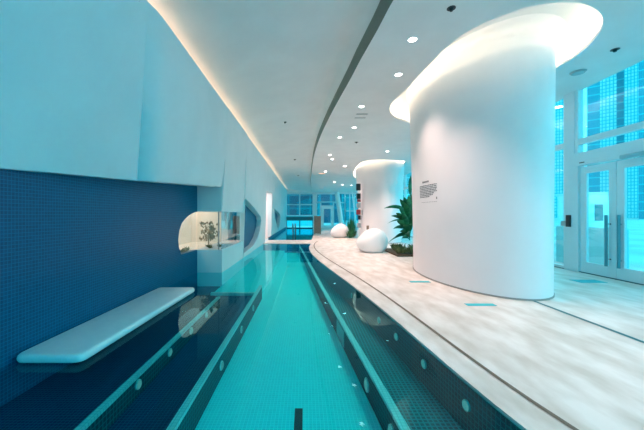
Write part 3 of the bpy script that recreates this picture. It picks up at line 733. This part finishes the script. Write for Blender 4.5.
# small things on the left side of the farther column
CBZ = 4.66
def cb(th, z, o=.0): 
    p = column_pt(CB0, CB1, th, z, CBZ); n = Vector((math.cos(th)/1.05, math.sin(th)/2, 0)).normalized(); return p + n*o
t = empty('display_rack', cb(PI*1.02, 0), 'slim rack with dark and red items on the left edge of the farther column', 'rack')
b0 = t.location.copy()
obj('upright', bbox(-.16,-.12,-.04,.04,0,3.1), M['white'], t)
for (z0, z1, m, nm) in ((2.75,3.12,'black','dark_panel'),(2.28,2.58,'black','dark_panel'),(2.12,2.26,'red','red_panel'),(1.80,2.05,'grey','grey_panel'),(1.42,1.70,'red','red_panel'),(1.15,1.38,'black','dark_panel'),(.7,.95,'grey','grey_panel')):
    obj(nm, bbox(-.27+random.uniform(-.02,.10), -.05, -.10, .10, z0, z1, .01), M[m], t)
th = PI*1.2; p = cb(th, .75, .01)
tag(obj('wall_plaque', bbox(-.1,.1,-.02,.02,-.1,.1,.005), M['wood'], loc=p), 'small brown square plaque low on the farther column, above the seat', 'plaque')
p = cb(PI*1.1, 1.55, .01)
tag(obj('wall_plaque', bbox(-.07,.07,-.02,.02,-.14,.14,.005), M['grey'], loc=p), 'small grey plaque on the farther column beside the rack', 'plaque')
# ------------------------------------------------------------------ outside
struct('ground', bbox(XF+.07, 400, -200, 400, -.25, -.15), M['street'], 'snowy pavement outside')
struct('ground_far', bbox(-150, XF+.07, YE+.2, 400, -.25, -.15), M['street'])
struct('ground_near', bbox(-150, XF+.07, -200, -3.3, -.25, -.15), M['street'])
def tower(px, wpx, Y, h, label, ca, cb_, mort, fl=3.4, bay=2.2, depth=None, slabs=False):
    x0 = (px-VX)/F*Y; wd = wpx/F*Y; depth = depth or max(14, wd*.7)
    al = math.atan((px+wpx/2-VX)/F); wd *= math.cos(al)
    t = empty('tower', ((px+wpx/2-VX)/F*Y + math.sin(al)*depth/2, Y + math.cos(al)*depth/2, -.2), label, 'building', 'glass towers outside', rz=-al)
    nm = tile_mat('tower_facade', ca, cb_, mort, fl, 'XZ', .35, .12, wid=bay)
    # side faces use the other axis, so blend coordinates x+y
    nt = nm.node_tree; br = [n for n in nt.nodes if n.type == 'TEX_BRICK'][0]; se = [n for n in nt.nodes if n.type == 'SEPXYZ'][0]; co = [n for n in nt.nodes if n.type == 'COMBXYZ'][0]
    ad = nt.nodes.new('ShaderNodeMath'); nt.links.new(se.outputs['X'], ad.inputs[0]); nt.links.new(se.outputs['Y'], ad.inputs[1]); nt.links.new(ad.outputs[0], co.inputs['X'])
    br.inputs['Mortar Size'].default_value = .22
    obj('body', bbox(-wd/2, wd/2, -depth/2, depth/2, 0, h), nm, t)
    bm = NB(); k = 1
    if slabs:
        z = fl
        while z < h: box(bm, -wd/2-.5, wd/2+.5, -depth/2-.7, depth/2+.5, z, z+.35); z += fl
        obj('balcony_slabs', bm, M['towerslab'], t)
    else:
        box(bm, -wd/2-.3, wd/2+.3, -depth/2-.3, depth/2+.3, h, h+1.2); obj('parapet', bm, M['towerslab'], t)
M['towerslab'] = mat('pale_tower_concrete', (.30,.72,.78), .7)
tq = (.0,.30,.42)
deep, deep2, mid, pale, pale2 = (.0,.34,.42), (.0,.44,.56), (.02,.55,.62), (.35,.76,.80), (.70,.88,.90)
tower(552, 16, 170, 130, 'hazy pale gridded tower seen left of the door post', pale, pale2, mid, 1.7, 1.2)
tower(566, 14, 190, 70, 'distant mid cyan tower directly behind the door post', mid, mid, pale, 3.0, 2.0)
tower(587, 13, 120, 130, 'deep cyan tower with floor bands right of the door post', tq, tq, mid, 3.2, 30)
tower(599.5, 17.5, 150, 160, 'pale gridded tower in the middle of the upper glass', pale, pale2, mid, 1.7, 1.3)
tower(616.5, 7.5, 128, 150, 'narrow dark cyan tower between two pale ones', tq, tq, mid, 3.2, 30)
tower(623.5, 16, 160, 190, 'pale gridded tower near the right edge', pale, pale2, mid, 1.7, 1.2)
tower(638, 40, 110, 190, 'deep cyan tower cut by the right edge', tq, tq, mid, 3.2, 25)
# low building across the street
t = empty('street_building', (gp(602, 226).x, 38, -.2)); t.location = ((602-VX)/F*38, 40, -.2); tag(t, 'low pale building with a dark doorway across the street', 'building')
obj('body', bbox(-2.2, 1.8, -2, 2, 0, 4.4), M['white'], t)
obj('doorway', bbox(-.9, .1, -2.05, -1.9, .9, 2.9), mat('teal_opening', (.02,.25,.3), .4), t)
obj('cornice', bbox(-2.4, 2.0, -2.2, 2.1, 4.1, 4.4), M['frame'], t)
# buildings beyond far glazing
tower(262, 60, 75, 60, 'dark blue office block beyond the left far windows', (.0,.05,.11), (.0,.08,.15), (.0,.20,.28), 3.2, 2.6)
tower(316, 26, 60, 50, 'dark blue block beyond the far glazed door', (.0,.07,.13), (.0,.09,.16), (.0,.22,.30), 3.0, 2.2)
tower(340, 40, 85, 70, 'bright cyan block beyond the slanting posts', (.0,.30,.42), (.0,.36,.48), (.05,.55,.62), 3.2, 4)
tower(384, 40, 120, 80, 'tall cyan tower seen between the two columns', (.0,.35,.42), (.02,.45,.5), pale, 3.2, 3)
M['snow'] = mat('cyan_white_hoarding', (.05,.62,.72), .8)
t = obj('hoarding', bbox(-6, 2.2, 44, 44.1, -.2, 1.35), M['snow']); tag(t, 'low bright cyan hoarding outside beyond the far pool', 'fence')
t = obj('hoarding', bbox(XF+1.6, XF+1.7, 8.1, 10.4, -.2, 1.05, .04), mat('pale_barrier', (.30,.72,.76), .6)); tag(t, 'pale cyan barrier outside the glass left of the entrance doors', 'fence')
# ------------------------------------------------------------------ light
def arealight(name, loc, size, e, col, rot=(0,0,0)):
    l = bpy.data.lights.new(name, 'AREA'); l.shape = 'RECTANGLE'; l.size, l.size_y = size; l.energy = e; l.color = col
    o = bpy.data.objects.new(name, l); COL.objects.link(o); o.location = loc; o.rotation_euler = rot; return o
arealight('doorway_lamp', (-2.85, 17.3, 2.78), (.7, 3), 65, (1,.80,.74))
W = bpy.data.worlds.new('World'); S.world = W; W.use_nodes = True
bg = W.node_tree.nodes['Background']
N = W.node_tree.nodes; L = W.node_tree.links
tc = N.new('ShaderNodeTexCoord'); sx = N.new('ShaderNodeSeparateXYZ'); cr = N.new('ShaderNodeValToRGB')
L.new(tc.outputs['Generated'], sx.inputs[0]); L.new(sx.outputs['Z'], cr.inputs[0]); L.new(cr.outputs[0], bg.inputs[0])
cr.color_ramp.elements[0].color = (.12,.80,.93,1); cr.color_ramp.elements[1].color = (.05,.64,.84,1)
bg.inputs[1].default_value = 2.6
cam = bpy.data.cameras.new('Camera'); co = bpy.data.objects.new('Camera', cam); COL.objects.link(co); S.camera = co
co.location = (0, 0, EYE); co.rotation_euler = (PI/2, 0, 0); cam.sensor_width = 36; cam.lens = F/644*36; cam.shift_x = 17/644; cam.clip_end = 1000; cam.clip_start = .05
S.view_settings.view_transform = 'Standard'; S.view_settings.look = 'None'; S.view_settings.exposure = 0; S.view_settings.gamma = 1; S.view_settings.use_curve_mapping = False
S.cycles.max_bounces = 10; S.cycles.transparent_max_bounces = 16; S.cycles.diffuse_bounces = 6
S.cycles.use_denoising = True; S.cycles.sample_clamp_indirect = 8
